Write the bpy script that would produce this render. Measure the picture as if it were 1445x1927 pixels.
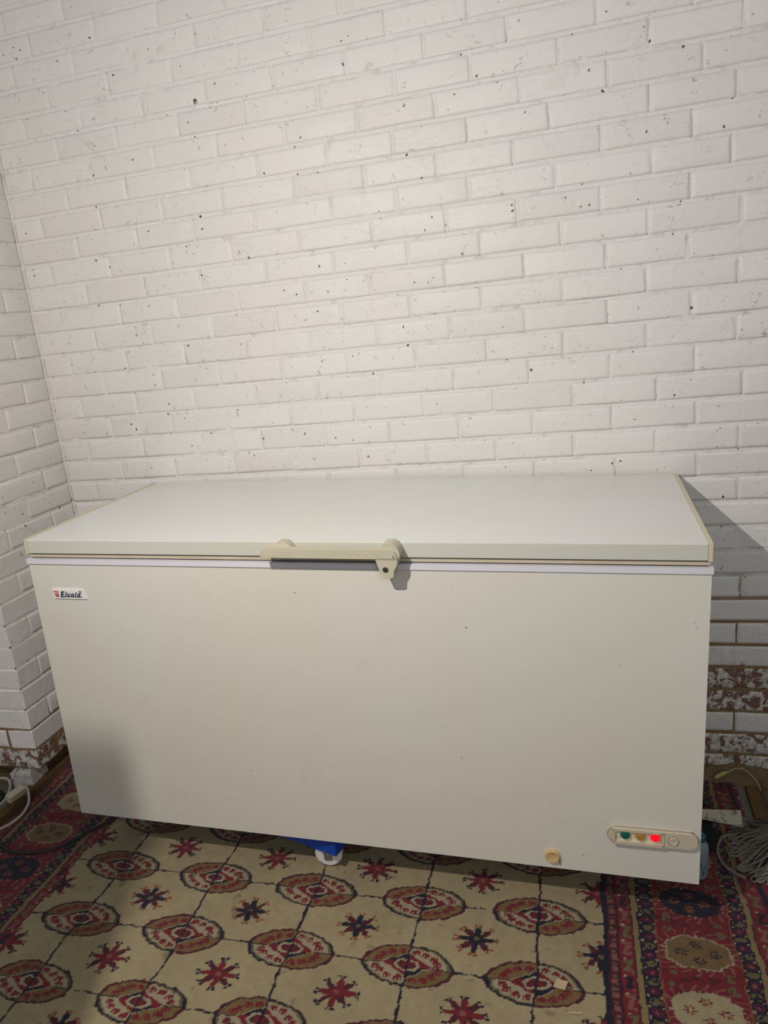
import bpy, bmesh, math, random
import numpy as np
from mathutils import Matrix, Vector

for o in list(bpy.data.objects): bpy.data.objects.remove(o, do_unlink=True)
S = bpy.context.scene
COL = S.collection
R = math.radians

# ------------------------------------------------------------------ camera
cam = bpy.data.cameras.new('camera'); camo = bpy.data.objects.new('camera', cam); COL.objects.link(camo)
cam.sensor_fit = 'HORIZONTAL'; cam.sensor_width = 36.0; cam.lens = 36.0 * 1401.5 / 1445.0
cam.clip_start = 0.02; cam.clip_end = 100
right = (0.96346, 0.25699, -0.07555); fwd = (-0.26785, 0.92766, -0.26020); up = (0.00321, 0.27093, 0.96259)
camo.matrix_world = Matrix(((right[0], up[0], -fwd[0], 1.83333), (right[1], up[1], -fwd[1], -2.25209), (right[2], up[2], -fwd[2], 1.49741), (0, 0, 0, 1)))
S.camera = camo

# ------------------------------------------------------------------ light
w = bpy.data.worlds.new('world'); S.world = w; w.use_nodes = True
bg = w.node_tree.nodes['Background']; bg.inputs[0].default_value = (0.93, 0.97, 1.0, 1); bg.inputs[1].default_value = 0.25
def area(name, loc, target, size, power, col):
    l = bpy.data.lights.new(name, 'AREA'); l.shape = 'DISK'; l.size = size; l.energy = power; l.color = col
    o = bpy.data.objects.new(name, l); COL.objects.link(o); o.location = loc
    d = Vector(target) - Vector(loc); o.rotation_euler = d.to_track_quat('-Z', 'Y').to_euler()
    return o
area('key_lamp', (0.95, -1.85, 2.06), (1.42, -0.25, 1.0), 0.018, 26.5, (1.0, 0.945, 0.895))
area('fill_light', (2.9, -4.8, 3.0), (1.5, -0.3, 0.7), 1.4, 34, (0.96, 0.98, 1.0))  # added soft fill, no seen source; evens the wall and lifts the freezer front
S.view_settings.view_transform = 'Standard'; S.view_settings.look = 'None'
S.view_settings.gamma = 1.0; S.view_settings.use_curve_mapping = False
S.view_settings.exposure = 0.0

# ------------------------------------------------------------------ helpers
def new_obj(name, me, mat=None, parent=None):
    o = bpy.data.objects.new(name, me); COL.objects.link(o)
    if mat is not None and me is not None: me.materials.append(mat)
    if parent is not None: o.parent = parent
    return o
def tag(o, label=None, cat=None, group=None, kind=None):
    if label: o['label'] = label
    if cat: o['category'] = cat
    if group: o['group'] = group
    if kind: o['kind'] = kind
    return o
def empty(name, loc=(0, 0, 0), rz=0.0):
    o = bpy.data.objects.new(name, None); COL.objects.link(o); o.location = loc; o.rotation_euler = (0, 0, rz)
    o.empty_display_size = 0.05
    return o
def fin(name, bm, mat=None, parent=None, smooth=False, bevel=0, seg=2):
    if bevel > 0:
        bmesh.ops.bevel(bm, geom=[e for e in bm.edges if len(e.link_faces) == 2 and e.calc_face_angle(0) > 0.5], offset=bevel, segments=seg, affect='EDGES', profile=0.7)
    bmesh.ops.recalc_face_normals(bm, faces=bm.faces)
    me = bpy.data.meshes.new(name); bm.to_mesh(me); bm.free()
    if smooth:
        me.polygons.foreach_set('use_smooth', [True] * len(me.polygons))
        try: me.set_sharp_from_angle(angle=R(38))
        except Exception: pass
    return new_obj(name, me, mat, parent)
def add_box(bm, x0, x1, y0, y1, z0, z1):
    v = [bm.verts.new((x, y, z)) for x in (x0, x1) for y in (y0, y1) for z in (z0, z1)]
    for f in ((0, 1, 3, 2), (4, 6, 7, 5), (0, 4, 5, 1), (2, 3, 7, 6), (0, 2, 6, 4), (1, 5, 7, 3)):
        bm.faces.new([v[i] for i in f])
def box(name, x0, x1, y0, y1, z0, z1, mat, parent=None, bevel=0.0, seg=2):
    bm = bmesh.new(); add_box(bm, x0, x1, y0, y1, z0, z1)
    return fin(name, bm, mat, parent, smooth=bevel > 0, bevel=bevel, seg=seg)
def add_prism(bm, pts, y0, y1):
    # outline in x,z pushed along y
    a = [bm.verts.new((x, y0, z)) for x, z in pts]; b = [bm.verts.new((x, y1, z)) for x, z in pts]
    bm.faces.new(a); bm.faces.new(b[::-1]); n = len(pts)
    for i in range(n): bm.faces.new((a[i], b[i], b[(i + 1) % n], a[(i + 1) % n]))
def prism(name, pts, y0, y1, mat, parent=None, bevel=0.0, seg=2):
    bm = bmesh.new(); add_prism(bm, pts, y0, y1)
    return fin(name, bm, mat, parent, smooth=True, bevel=bevel, seg=seg)
def add_lathe(bm, prof, axis='z', n=24, c=(0, 0, 0)):
    rings = []
    for r, h in prof:
        ring = []
        for i in range(n):
            a = 2 * math.pi * i / n
            if axis == 'z': p = (c[0] + r * math.cos(a), c[1] + r * math.sin(a), c[2] + h)
            elif axis == 'y': p = (c[0] + r * math.cos(a), c[1] + h, c[2] + r * math.sin(a))
            else: p = (c[0] + h, c[1] + r * math.cos(a), c[2] + r * math.sin(a))
            ring.append(bm.verts.new(p))
        rings.append(ring)
    for k in range(len(rings) - 1):
        for i in range(n): bm.faces.new((rings[k][i], rings[k][(i + 1) % n], rings[k + 1][(i + 1) % n], rings[k + 1][i]))
    bm.faces.new(rings[0]); bm.faces.new(rings[-1][::-1])
def lathe(name, prof, mat, parent=None, axis='z', n=24, c=(0, 0, 0)):
    bm = bmesh.new(); add_lathe(bm, prof, axis, n, c)
    return fin(name, bm, mat, parent, smooth=True)
def add_tube(bm, pts, r, n=8, taper=False):
    pts = [Vector(p) for p in pts]
    # catmull-rom resample
    dense = []
    for i in range(len(pts) - 1):
        p0 = pts[max(i - 1, 0)]; p1 = pts[i]; p2 = pts[i + 1]; p3 = pts[min(i + 2, len(pts) - 1)]
        for s in range(6):
            t = s / 6
            dense.append(0.5 * ((2 * p1) + (p2 - p0) * t + (2 * p0 - 5 * p1 + 4 * p2 - p3) * t * t + (3 * p1 - p0 - 3 * p2 + p3) * t ** 3))
    dense.append(pts[-1]); rings = []
    for i, p in enumerate(dense):
        d = (dense[min(i + 1, len(dense) - 1)] - dense[max(i - 1, 0)]).normalized()
        u = d.cross(Vector((0, 0, 1)))
        if u.length < 1e-3: u = d.cross(Vector((1, 0, 0)))
        u.normalize(); v = u.cross(d)
        rr = r * (1 - 0.5 * i / len(dense)) if taper else r
        rings.append([bm.verts.new(p + rr * (math.cos(2 * math.pi * k / n) * u + math.sin(2 * math.pi * k / n) * v)) for k in range(n)])
    for k in range(len(rings) - 1):
        for i in range(n): bm.faces.new((rings[k][i], rings[k][(i + 1) % n], rings[k + 1][(i + 1) % n], rings[k + 1][i]))
    bm.faces.new(rings[0][::-1]); bm.faces.new(rings[-1])
def tube(name, pts, r, mat, parent=None, n=8):
    bm = bmesh.new(); add_tube(bm, pts, r, n)
    return fin(name, bm, mat, parent, smooth=True)
def text_mesh(name, s, size, mat, parent, loc, shear=0.0, bold=0.0, depth=0.0003, xs=1.0, sp=1.0):
    cu = bpy.data.curves.new(name, 'FONT'); cu.body = s; cu.size = size; cu.shear = shear; cu.offset = bold; cu.extrude = depth; cu.resolution_u = 4; cu.space_character = sp
    t = bpy.data.objects.new(name, cu); COL.objects.link(t)
    dg = bpy.context.evaluated_depsgraph_get(); dg.update()
    me = bpy.data.meshes.new_from_object(t.evaluated_get(dg)); bpy.data.objects.remove(t, do_unlink=True)
    me.transform(Matrix.Rotation(R(90), 4, 'X') @ Matrix.Diagonal((xs, 1, 1, 1))); me.materials.clear()
    o = new_obj(name, me, mat, parent); o.location = loc
    return o

# ------------------------------------------------------------------ materials
class NT:
    def __init__(s, name):
        s.m = bpy.data.materials.new(name); s.m.use_nodes = True; s.t = s.m.node_tree; s.n = s.t.nodes
        s.b = s.n['Principled BSDF']
    def node(s, typ, **kw):
        n = s.n.new(typ)
        for k, v in kw.items(): setattr(n, k, v)
        return n
    def link(s, a, b): s.t.links.new(a, b)
    def pos(s, obj=False):
        if obj: return s.node('ShaderNodeTexCoord').outputs['Object']
        return s.node('ShaderNodeNewGeometry').outputs['Position']
    def noise(s, scale, detail=3, rough=0.5, vec=None, dist=0.0):
        n = s.node('ShaderNodeTexNoise'); n.inputs['Scale'].default_value = scale; n.inputs['Detail'].default_value = detail
        n.inputs['Roughness'].default_value = rough; n.inputs['Distortion'].default_value = dist
        s.link(vec if vec is not None else s.pos(), n.inputs['Vector']); return n.outputs['Fac']
    def ramp(s, fac, a, b):
        n = s.node('ShaderNodeMapRange'); n.inputs['From Min'].default_value = a; n.inputs['From Max'].default_value = b
        n.interpolation_type = 'SMOOTHSTEP'; s.link(fac, n.inputs['Value']); return n.outputs['Result']
    def math(s, op, a, b=None):
        n = s.node('ShaderNodeMath', operation=op)
        for i, v in enumerate((a, b)):
            if v is None: continue
            if isinstance(v, (int, float)): n.inputs[i].default_value = v
            else: s.link(v, n.inputs[i])
        return n.outputs[0]
    def mix(s, fac, a, b, typ='MIX'):
        n = s.node('ShaderNodeMixRGB', blend_type=typ)
        for i, v in ((0, fac), (1, a), (2, b)):
            if isinstance(v, (int, float)): n.inputs[i].default_value = v
            elif isinstance(v, tuple): n.inputs[i].default_value = (*v, 1)
            else: s.link(v, n.inputs[i])
        return n.outputs[0]
    def specks(s, scale, thr, size, vec=None):
        v = s.node('ShaderNodeTexVoronoi'); v.inputs['Scale'].default_value = scale
        src = vec if vec is not None else s.pos()
        nz = s.node('ShaderNodeTexNoise'); nz.inputs['Scale'].default_value = scale * 3.5; nz.inputs['Detail'].default_value = 2; s.link(src, nz.inputs['Vector'])
        sub = s.node('ShaderNodeVectorMath', operation='SUBTRACT'); s.link(nz.outputs['Color'], sub.inputs[0]); sub.inputs[1].default_value = (0.5, 0.5, 0.5)
        mul = s.node('ShaderNodeVectorMath', operation='SCALE'); s.link(sub.outputs[0], mul.inputs[0]); mul.inputs['Scale'].default_value = 0.55 / scale
        ad = s.node('ShaderNodeVectorMath', operation='ADD'); s.link(src, ad.inputs[0]); s.link(mul.outputs[0], ad.inputs[1])
        s.link(ad.outputs[0], v.inputs['Vector'])
        sep = s.node('ShaderNodeSeparateColor'); s.link(v.outputs['Color'], sep.inputs[0])
        a = s.math('GREATER_THAN', sep.outputs[0], thr)
        d = s.math('LESS_THAN', v.outputs['Distance'], s.math('MULTIPLY', sep.outputs[1], size))
        return s.math('MULTIPLY', a, d)
    def bump(s, h, strength, dist=0.01):
        n = s.node('ShaderNodeBump'); n.inputs['Strength'].default_value = strength; n.inputs['Distance'].default_value = dist
        s.link(h, n.inputs['Height']); s.link(n.outputs[0], s.b.inputs['Normal'])
    def done(s, col, rough=0.5, metal=0.0, spec=0.5):
        if isinstance(col, tuple): s.b.inputs['Base Color'].default_value = (*col, 1)
        else: s.link(col, s.b.inputs['Base Color'])
        if isinstance(rough, (int, float)): s.b.inputs['Roughness'].default_value = rough
        else: s.link(rough, s.b.inputs['Roughness'])
        s.b.inputs['Metallic'].default_value = metal; s.b.inputs['Specular IOR Level'].default_value = spec
        return s.m
def simple(name, col, rough=0.5, metal=0.0, var=0.12, scale=40, bump=0.05, spec=0.5):
    n = NT(name); f = n.noise(scale, 4, 0.6)
    dark = tuple(c * (1 - var) for c in col); lite = tuple(min(1, c * (1 + var)) for c in col)
    if bump: n.bump(n.noise(scale * 4, 2), bump, 0.002)
    return n.done(n.mix(f, dark, lite), rough, metal, spec)

PAINT = (0.70, 0.66, 0.628)
def m_brick():
    n = NT('painted_brick')
    oi = n.node('ShaderNodeObjectInfo'); sep = n.node('ShaderNodeSeparateColor'); n.link(oi.outputs['Color'], sep.inputs[0])
    peel, tint = sep.outputs[0], sep.outputs[1]
    base = n.mix(n.ramp(n.noise(2.2, 2), 0.35, 0.65), PAINT, (0.70, 0.67, 0.635))
    base = n.mix(n.math('MULTIPLY', tint, 0.8), base, (0.63, 0.59, 0.56))
    base = n.mix(n.math('MULTIPLY', n.ramp(n.noise(30, 4, 0.7), 0.55, 0.8), 0.35), base, (0.52, 0.49, 0.46))
    base = n.mix(n.specks(48, 0.86, 0.17), base, (0.13, 0.11, 0.10))
    base = n.mix(n.specks(20, 0.95, 0.10), base, (0.09, 0.05, 0.045))
    # scratches: stretched noise
    mp = n.node('ShaderNodeMapping'); mp.inputs['Scale'].default_value = (1, 1, 3.2); n.link(n.pos(), mp.inputs[0])
    base = n.mix(n.math('MULTIPLY', n.ramp(n.noise(34, 5, 0.75, mp.outputs[0], 0.6), 0.705, 0.74), 0.75), base, (0.20, 0.17, 0.15))
    def hair(sc, wd, m0, seed):
        mpp = n.node('ShaderNodeMapping'); mpp.inputs['Location'].default_value = (seed, seed * .7, seed * 1.3); n.link(n.pos(), mpp.inputs[0])
        ln = n.math('LESS_THAN', n.math('ABSOLUTE', n.math('SUBTRACT', n.noise(sc, 3, 0.6, mpp.outputs[0], 0.5), 0.5)), wd)
        return n.math('MULTIPLY', ln, n.math('GREATER_THAN', n.noise(sc * 1.7, 3, 0.6, mpp.outputs[0]), m0))
    base = n.mix(n.math('MULTIPLY', hair(11, 0.0035, 0.615, 3.1), 0.75), base, (0.26, 0.23, 0.21))
    base = n.mix(n.math('MULTIPLY', hair(23, 0.006, 0.63, 9.7), 0.8), base, (0.20, 0.175, 0.16))
    redc = n.mix(n.noise(80, 5, 0.75), (0.075, 0.030, 0.020), (0.27, 0.15, 0.10))
    pn = n.noise(34, 7, 0.72, dist=0.5)
    base = n.mix(n.math('MULTIPLY', n.ramp(peel, 0.2, 0.7), n.ramp(n.noise(50, 5, 0.75), 0.35, 0.7)), base, (0.30, 0.265, 0.23))
    thr = n.math('SUBTRACT', 0.80, n.math('MULTIPLY', peel, 0.42))
    chip = n.math('GREATER_THAN', pn, thr)
    col = n.mix(chip, base, redc)
    mp2 = n.node('ShaderNodeMapping'); mp2.inputs['Scale'].default_value = (1, 1, 2.4); n.link(n.pos(), mp2.inputs[0])
    ridge = n.ramp(n.math('ABSOLUTE', n.math('SUBTRACT', n.noise(16, 4, 0.6, mp2.outputs[0], 0.8), 0.5)), 0.0, 0.035)
    h = n.math('ADD', n.math('ADD', n.math('MULTIPLY', n.noise(22, 4, 0.6), 0.5), n.math('MULTIPLY', n.noise(110, 3, 0.6), 0.2)), n.math('MULTIPLY', n.math('MULTIPLY', ridge, n.ramp(n.noise(7, 2), 0.48, 0.62)), 0.10))
    h = n.math('SUBTRACT', h, n.math('MULTIPLY', chip, 0.35))
    n.bump(h, 0.55, 0.006)
    return n.done(col, n.mix(chip, (0.5, 0.5, 0.5), (0.95, 0.95, 0.95)), spec=0.35)
def m_mortar(name, z0, z1):
    n = NT(name); p = n.pos(); sx = n.node('ShaderNodeSeparateXYZ'); n.link(p, sx.inputs[0])
    z = n.math('ADD', sx.outputs[2], n.math('MULTIPLY', n.math('SUBTRACT', n.noise(5, 3), 0.5), 0.25))
    bare = n.math('SUBTRACT', 1.0, n.ramp(z, z0, z1))
    brown = n.mix(n.noise(45, 5, 0.7), (0.10, 0.06, 0.028), (0.33, 0.22, 0.11))
    paint = n.mix(n.ramp(n.noise(18, 4, 0.7), 0.5, 0.78), PAINT, (0.50, 0.465, 0.43))
    paint = n.mix(n.specks(60, 0.78, 0.26), paint, (0.09, 0.07, 0.06))
    n.bump(n.noise(60, 4, 0.7), 0.5, 0.006)
    return n.done(n.mix(bare, paint, brown), 0.75, spec=0.25)
M_BRICK = m_brick()
M_MORT_B = m_mortar('painted_mortar_back', 0.56, 0.72)
M_MORT_L = m_mortar('painted_mortar_pier', 0.22, 0.34)

def m_enamel(name, col, stain=0.25, rough=0.36):
    n = NT(name)
    c = n.mix(n.ramp(n.noise(1.6, 2), 0.35, 0.7), col, tuple(a * b for a, b in zip(col, (0.985, 0.97, 0.93))))
    c = n.mix(n.math('MULTIPLY', n.ramp(n.noise(7, 4, 0.7), 0.58, 0.8), stain), c, (0.50, 0.44, 0.33))
    c = n.mix(n.specks(38, 0.88, 0.085), c, (0.17, 0.14, 0.11))
    mp = n.node('ShaderNodeMapping'); mp.inputs['Scale'].default_value = (1, 1, 9); mp.inputs['Rotation'].default_value = (0, 0.25, 0); n.link(n.pos(), mp.inputs[0])
    c = n.mix(n.math('MULTIPLY', n.ramp(n.noise(13, 5, 0.8, mp.outputs[0]), 0.715, 0.735), 0.6), c, (0.25, 0.21, 0.17))
    n.bump(n.noise(220, 2), 0.03, 0.001)
    r = n.math('ADD', rough - 0.05, n.math('MULTIPLY', n.noise(9, 3), 0.12))
    return n.done(c, r, spec=0.5)
M_BODY = m_enamel('aged_white_enamel', (0.66, 0.625, 0.555))
M_LID = m_enamel('white_lid_enamel', (0.69, 0.69, 0.655), 0.12, 0.20)
M_CREAM = simple('yellowed_cream_plastic', (0.60, 0.54, 0.36), 0.4, var=0.08, scale=14)
M_HANDLE = simple('aged_khaki_plastic', (0.50, 0.455, 0.335), 0.42, var=0.12, scale=18)
M_TRIM = simple('lilac_white_trim', (0.66, 0.64, 0.68), 0.3, var=0.05, scale=8)
M_GASKET = simple('tan_gasket', (0.52, 0.45, 0.33), 0.45, var=0.2, scale=12)
M_GAP = simple('dark_gap', (0.05, 0.04, 0.03), 0.8)
M_DARK = simple('dark_metal', (0.06, 0.05, 0.045), 0.4, 0.5)
M_STEEL = simple('steel', (0.55, 0.55, 0.53), 0.3, 0.9)
M_WHITE = simple('white_plate', (0.78, 0.76, 0.73), 0.35, var=0.04)
M_NAVY = simple('navy_print', (0.008, 0.008, 0.045), 0.45)
M_RED = simple('red_print', (0.42, 0.03, 0.045), 0.45)
M_PINK = simple('pale_pink_print', (0.75, 0.50, 0.48), 0.45)
M_GOLD = simple('ochre_print', (0.42, 0.20, 0.05), 0.45)
M_PANEL = simple('panel_cream_plastic', (0.56, 0.485, 0.355), 0.42, var=0.14, scale=30)
M_PANEL_IN = simple('panel_inner_plastic', (0.72, 0.63, 0.47), 0.4, var=0.06, scale=30)
M_GREEN = simple('green_lens', (0.008, 0.13, 0.085), 0.2, var=0.1)
M_AMBER = simple('amber_lens', (0.46, 0.22, 0.045), 0.25, var=0.1)
n = NT('lit_red_lens'); n.b.inputs['Emission Color'].default_value = (1.0, 0.004, 0.014, 1); n.b.inputs['Emission Strength'].default_value = 0.95
n.bump(n.noise(200, 2), 0.05, 0.001); M_REDLENS = n.done((0.5, 0.004, 0.012), 0.3, spec=0.25)
M_PLUG = simple('amber_drain_cap', (0.60, 0.40, 0.17), 0.4, var=0.12)
M_BLUE = simple('blue_painted_steel', (0.004, 0.05, 0.36), 0.4, var=0.15)
M_NYLON = simple('white_nylon', (0.66, 0.65, 0.62), 0.35, var=0.06)
M_WOOD = None
def m_wood(name, a, b):
    n = NT(name); mp = n.node('ShaderNodeMapping'); mp.inputs['Scale'].default_value = (30, 2, 30); n.link(n.pos(), mp.inputs[0])
    c = n.mix(n.noise(1.5, 5, 0.7, mp.outputs[0]), a, b); c = n.mix(n.ramp(n.noise(14, 4, 0.7), 0.5, 0.75), c, (0.06, 0.035, 0.018))
    n.bump(n.noise(3, 4, 0.6, mp.outputs[0]), 0.3, 0.004); return n.done(c, 0.8, spec=0.2)
M_WOOD = m_wood('dirty_timber', (0.085, 0.05, 0.020), (0.185, 0.112, 0.045))
n = NT('dusty_concrete'); c = n.mix(n.noise(4, 5, 0.7), (0.10, 0.10, 0.085), (0.24, 0.23, 0.19)); c = n.mix(n.specks(60, 0.86, 0.3), c, (0.55, 0.52, 0.46))
n.bump(n.noise(50, 5, 0.7), 0.4, 0.005); M_FLOOR = n.done(c, 0.9, spec=0.2)
n = NT('crumbled_mortar'); c = n.mix(n.noise(30, 5, 0.75), (0.07, 0.045, 0.025), (0.30, 0.20, 0.105)); c = n.mix(n.specks(90, 0.84, 0.3), c, (0.55, 0.5, 0.42))
n.bump(n.noise(70, 5, 0.7), 0.8, 0.008); M_DIRT = n.done(c, 0.95, spec=0.1)
M_CORD = simple('grey_white_cord', (0.45, 0.42, 0.38), 0.5, var=0.1)
M_CORDK = simple('black_cord', (0.012, 0.011, 0.012), 0.5, var=0.1)
M_CONN = simple('cream_connector', (0.55, 0.50, 0.36), 0.45, var=0.1)
n = NT('grey_mop_yarn'); c = n.mix(n.noise(120, 4, 0.7), (0.10, 0.088, 0.075), (0.30, 0.265, 0.225)); n.bump(n.noise(600, 3), 0.8, 0.002); M_YARN = n.done(c, 0.95, spec=0.1)
M_PURPLE = simple('purple_plastic', (0.06, 0.02, 0.22), 0.4)
M_TEAL = simple('teal_label', (0.0, 0.10, 0.105), 0.4)
n = NT('cloudy_plastic'); n.b.inputs['Transmission Weight'].default_value = 0.45; n.bump(n.noise(40, 2), 0.05, 0.002); M_CLOUDY = n.done((0.34, 0.37, 0.40), 0.3)
n = NT('dark_green_glass'); n.b.inputs['Transmission Weight'].default_value = 0.3; n.bump(n.noise(30, 2), 0.02, 0.002); M_GLASS = n.done((0.008, 0.03, 0.018), 0.08)
n = NT('spattered_blade'); c = n.mix(n.ramp(n.noise(55, 5, 0.7), 0.52, 0.62), (0.40, 0.36, 0.28), (0.12, 0.10, 0.045)); c = n.mix(n.specks(120, 0.8, 0.35), c, (0.04, 0.035, 0.025)); n.bump(n.noise(90, 3), 0.3, 0.002); M_BLADE = n.done(c, 0.6)
M_LEAF = simple('yellow_green_leaf', (0.33, 0.34, 0.09), 0.6, var=0.15, scale=60)
M_RAG = simple('black_rag', (0.014, 0.015, 0.017), 0.9, var=0.3, scale=60, bump=0.4, spec=0.15)

# ------------------------------------------------------------------ setting: floor
fl = box('floor', -2.5, 4.5, -5.0, 0.25, -0.1, 0.0, M_FLOOR); tag(fl, 'dusty grey concrete floor under the rug', 'floor', kind='structure')

# ------------------------------------------------------------------ setting: brick walls
TILT = 0.0291917           # the courses run slightly out of level with the floor
WZ = 0.9043                # wall-local z = 0 (a bed joint just above lid level)
CH = 0.075                 # course height
rng = random.Random(7)
def brick_mesh(i):
    r = random.Random(100 + i); L, H = 0.2135, 0.0690
    xs = [0, 0.0022, 0.010, L * r.uniform(0.35, 0.65), L - 0.010, L - 0.0022, L]; zs = [0, 0.0022, 0.010, H - 0.010, H - 0.0022, H]
    bm = bmesh.new(); g = []
    for a, x in enumerate(xs):
        row = []
        for b, z in enumerate(zs):
            edge = a in (0, len(xs) - 1) or b in (0, len(zs) - 1); near = a in (1, len(xs) - 2) or b in (1, len(zs) - 2)
            y = (0.010 if b in (0, 5) else r.uniform(0.0028, 0.0055)) if edge else (0.0008 if near else 0.0) + r.uniform(-0.0009, 0.0009)
            jx = r.uniform(-0.0022, 0.0022); jz = r.uniform(-0.0018, 0.0018) if b in (0, 5) else r.uniform(-0.0006, 0.0006)
            row.append(bm.verts.new((x - L / 2 + jx, y, z - H / 2 + jz)))
        g.append(row)
    for a in range(len(xs) - 1):
        for b in range(len(zs) - 1): bm.faces.new((g[a][b], g[a + 1][b], g[a + 1][b + 1], g[a][b + 1]))
    me = bpy.data.meshes.new('brick'); bm.to_mesh(me); bm.free()
    me.polygons.foreach_set('use_smooth', [True] * len(me.polygons)); me.materials.append(M_BRICK)
    return me
BM = [brick_mesh(i) for i in range(14)]
def place_brick(parent, c, length, rz, peel):
    o = bpy.data.objects.new('brick', rng.choice(BM)); COL.objects.link(o); o.parent = parent
    flip = 1 if rng.random() < 0.5 else -1
    o.location = c; o.scale = ((length - rng.uniform(0.0005, 0.0050)) / 0.2135, 1, rng.uniform(0.975, 1.02))
    o.rotation_euler = (rng.uniform(-0.012, 0.012), rng.uniform(-0.006, 0.006), rz + rng.uniform(-0.004, 0.004))
    o.color = (peel, rng.random() ** 2 * 0.6, 0, 1)
    return o
def mortar_grid(name, f, u0, u1, v0, v1, step, mat):
    nu = int((u1 - u0) / step) + 1; nv = int((v1 - v0) / step) + 1; vs = []; fs = []
    r = np.random.RandomState(3); lo = r.rand(nu // 6 + 3, nv // 3 + 3); hi = r.rand(nu, nv)
    for i in range(nu):
        for j in range(nv):
            fi, fj = i / 6, j / 3; a, b = int(fi), int(fj); s, t = fi - a, fj - b
            d = lo[a, b] * (1 - s) * (1 - t) + lo[a + 1, b] * s * (1 - t) + lo[a, b + 1] * (1 - s) * t + lo[a + 1, b + 1] * s * t
            vs.append(f(u0 + (u1 - u0) * i / (nu - 1), v0 + (v1 - v0) * j / (nv - 1), -0.0004 + 0.0046 * d + 0.0012 * hi[i, j]))
    for i in range(nu - 1):
        for j in range(nv - 1): fs.append((i * nv + j, (i + 1) * nv + j, (i + 1) * nv + j + 1, i * nv + j + 1))
    me = bpy.data.meshes.new(name); me.from_pydata(vs, [], fs); me.polygons.foreach_set('use_smooth', [True] * len(fs))
    me.materials.append(mat); return me
me = mortar_grid('wall_back', lambda u, v, d: (u, d, v), -0.05, 3.6, -1.02, 2.1, 0.02, M_MORT_B)
wall_back = new_obj('wall_back', me); wall_back.location = (0, 0, WZ); wall_back.rotation_euler = (0, -TILT, 0)
tag(wall_back, 'white painted brick wall behind the freezer', 'wall', kind='structure')
OBS = {19: (200, 435, 649, 866), 18: (759, 982, 1208), 17: (448, 668, 888, 1112, 1334, 1560), 16: (332, 552, 768, 987, 1210, 1435, 1659, 1888),
 15: (446, 663, 882, 1116, 1346, 1556, 1789, 2015, 2234), 14: (1000, 1452, 1686, 1912, 2141), 13: (1323, 1537, 1759, 2221),
 12: (337, 772, 1443, 1658, 1891, 2118), 11: (658, 869, 1319, 1529, 1769, 2210), 10: (112, 778, 1662, 1884, 2111),
 9: (657, 882, 1107, 1337, 1551, 1779, 2005, 2237), 8: (1213, 1443, 1672, 1895, 2106), 7: (671, 895, 1114, 1332, 1545, 1774, 2000, 2231),
 6: (112, 335, 781, 1001, 1221, 1444, 1666, 1894, 2116), 5: (457, 670, 893, 1115, 1334, 1550, 1773, 1998, 2228),
 4: (121, 340, 564, 1005, 1222, 1446, 1671, 1898, 2123), 3: (465, 901, 1120, 1344, 1563, 1792, 2023, 2246),
 2: (115, 566, 785, 1013, 1227, 1450, 1673, 1899, 2126), 1: (236, 449, 675, 895, 1121, 1341, 1558, 1789, 2018, 2238), 0: (1455, 1905, 2129)}
rest = bmesh.new(); rest_low = bmesh.new()
for k in range(-13, 27):
    base = [0.005 + 0.2236 * i for i in range(1, 16)] if k % 2 else [0.115 + 0.2232 * i for i in range(0, 16)]
    js = []
    for b in base:
        near = [x / 1000 for x in OBS.get(k, ()) if abs(x / 1000 - b) < 0.06]
        js.append(near[0] if near else b + rng.uniform(-0.006, 0.006))
    js = [0.004] + [j for j in js if j > 0.05]
    for a, b in zip(js[:-1], js[1:]):
        mid = (a + b) / 2; zc = (k + 0.5) * CH
        if k < 0 and 0.42 < mid < 1.98: continue
        if a > 3.3: continue
        peel = 0.04 + 0.10 * (mid > 2) * (k < 1)
        if k <= -4: peel = 0.27
        if k == -8: peel = 0.40
        if k in (-9, -10): peel = 0.74
        if k == -11: peel = 0.34
        if k <= -12: peel = 0.64
        if zc < 1.68 - 0.215 * mid and mid < 2.62 and not (k < -3 and mid < 0.5):
            place_brick(wall_back, (mid, 0, zc), b - a, 0, peel)
        else:
            mm = BM[abs(k * 7 + int(mid * 50)) % len(BM)].copy(); mm.transform(Matrix.Translation((mid, 0, zc)) @ Matrix.Diagonal(((b - a - 0.0065) / 0.2135, 1, 1, 1)))
            (rest_low if k <= -8 else rest).from_mesh(mm); bpy.data.meshes.remove(mm)
me = bpy.data.meshes.new('brick_rest'); rest_low.to_mesh(me); rest_low.free(); me.materials.append(M_BRICK)
o = new_obj('brick_rest', me, None, wall_back); o.color = (0.62, 0.3, 0, 1); tag(o, 'further flaking bricks at the foot of the same wall', kind='stuff')
me = bpy.data.meshes.new('brick_rest'); rest.to_mesh(me); rest.free(); me.materials.append(M_BRICK)
o = new_obj('brick_rest', me, None, wall_back); o.color = (0.05, 0.1, 0, 1); tag(o, 'further painted bricks of the same wall', kind='stuff')

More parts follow.
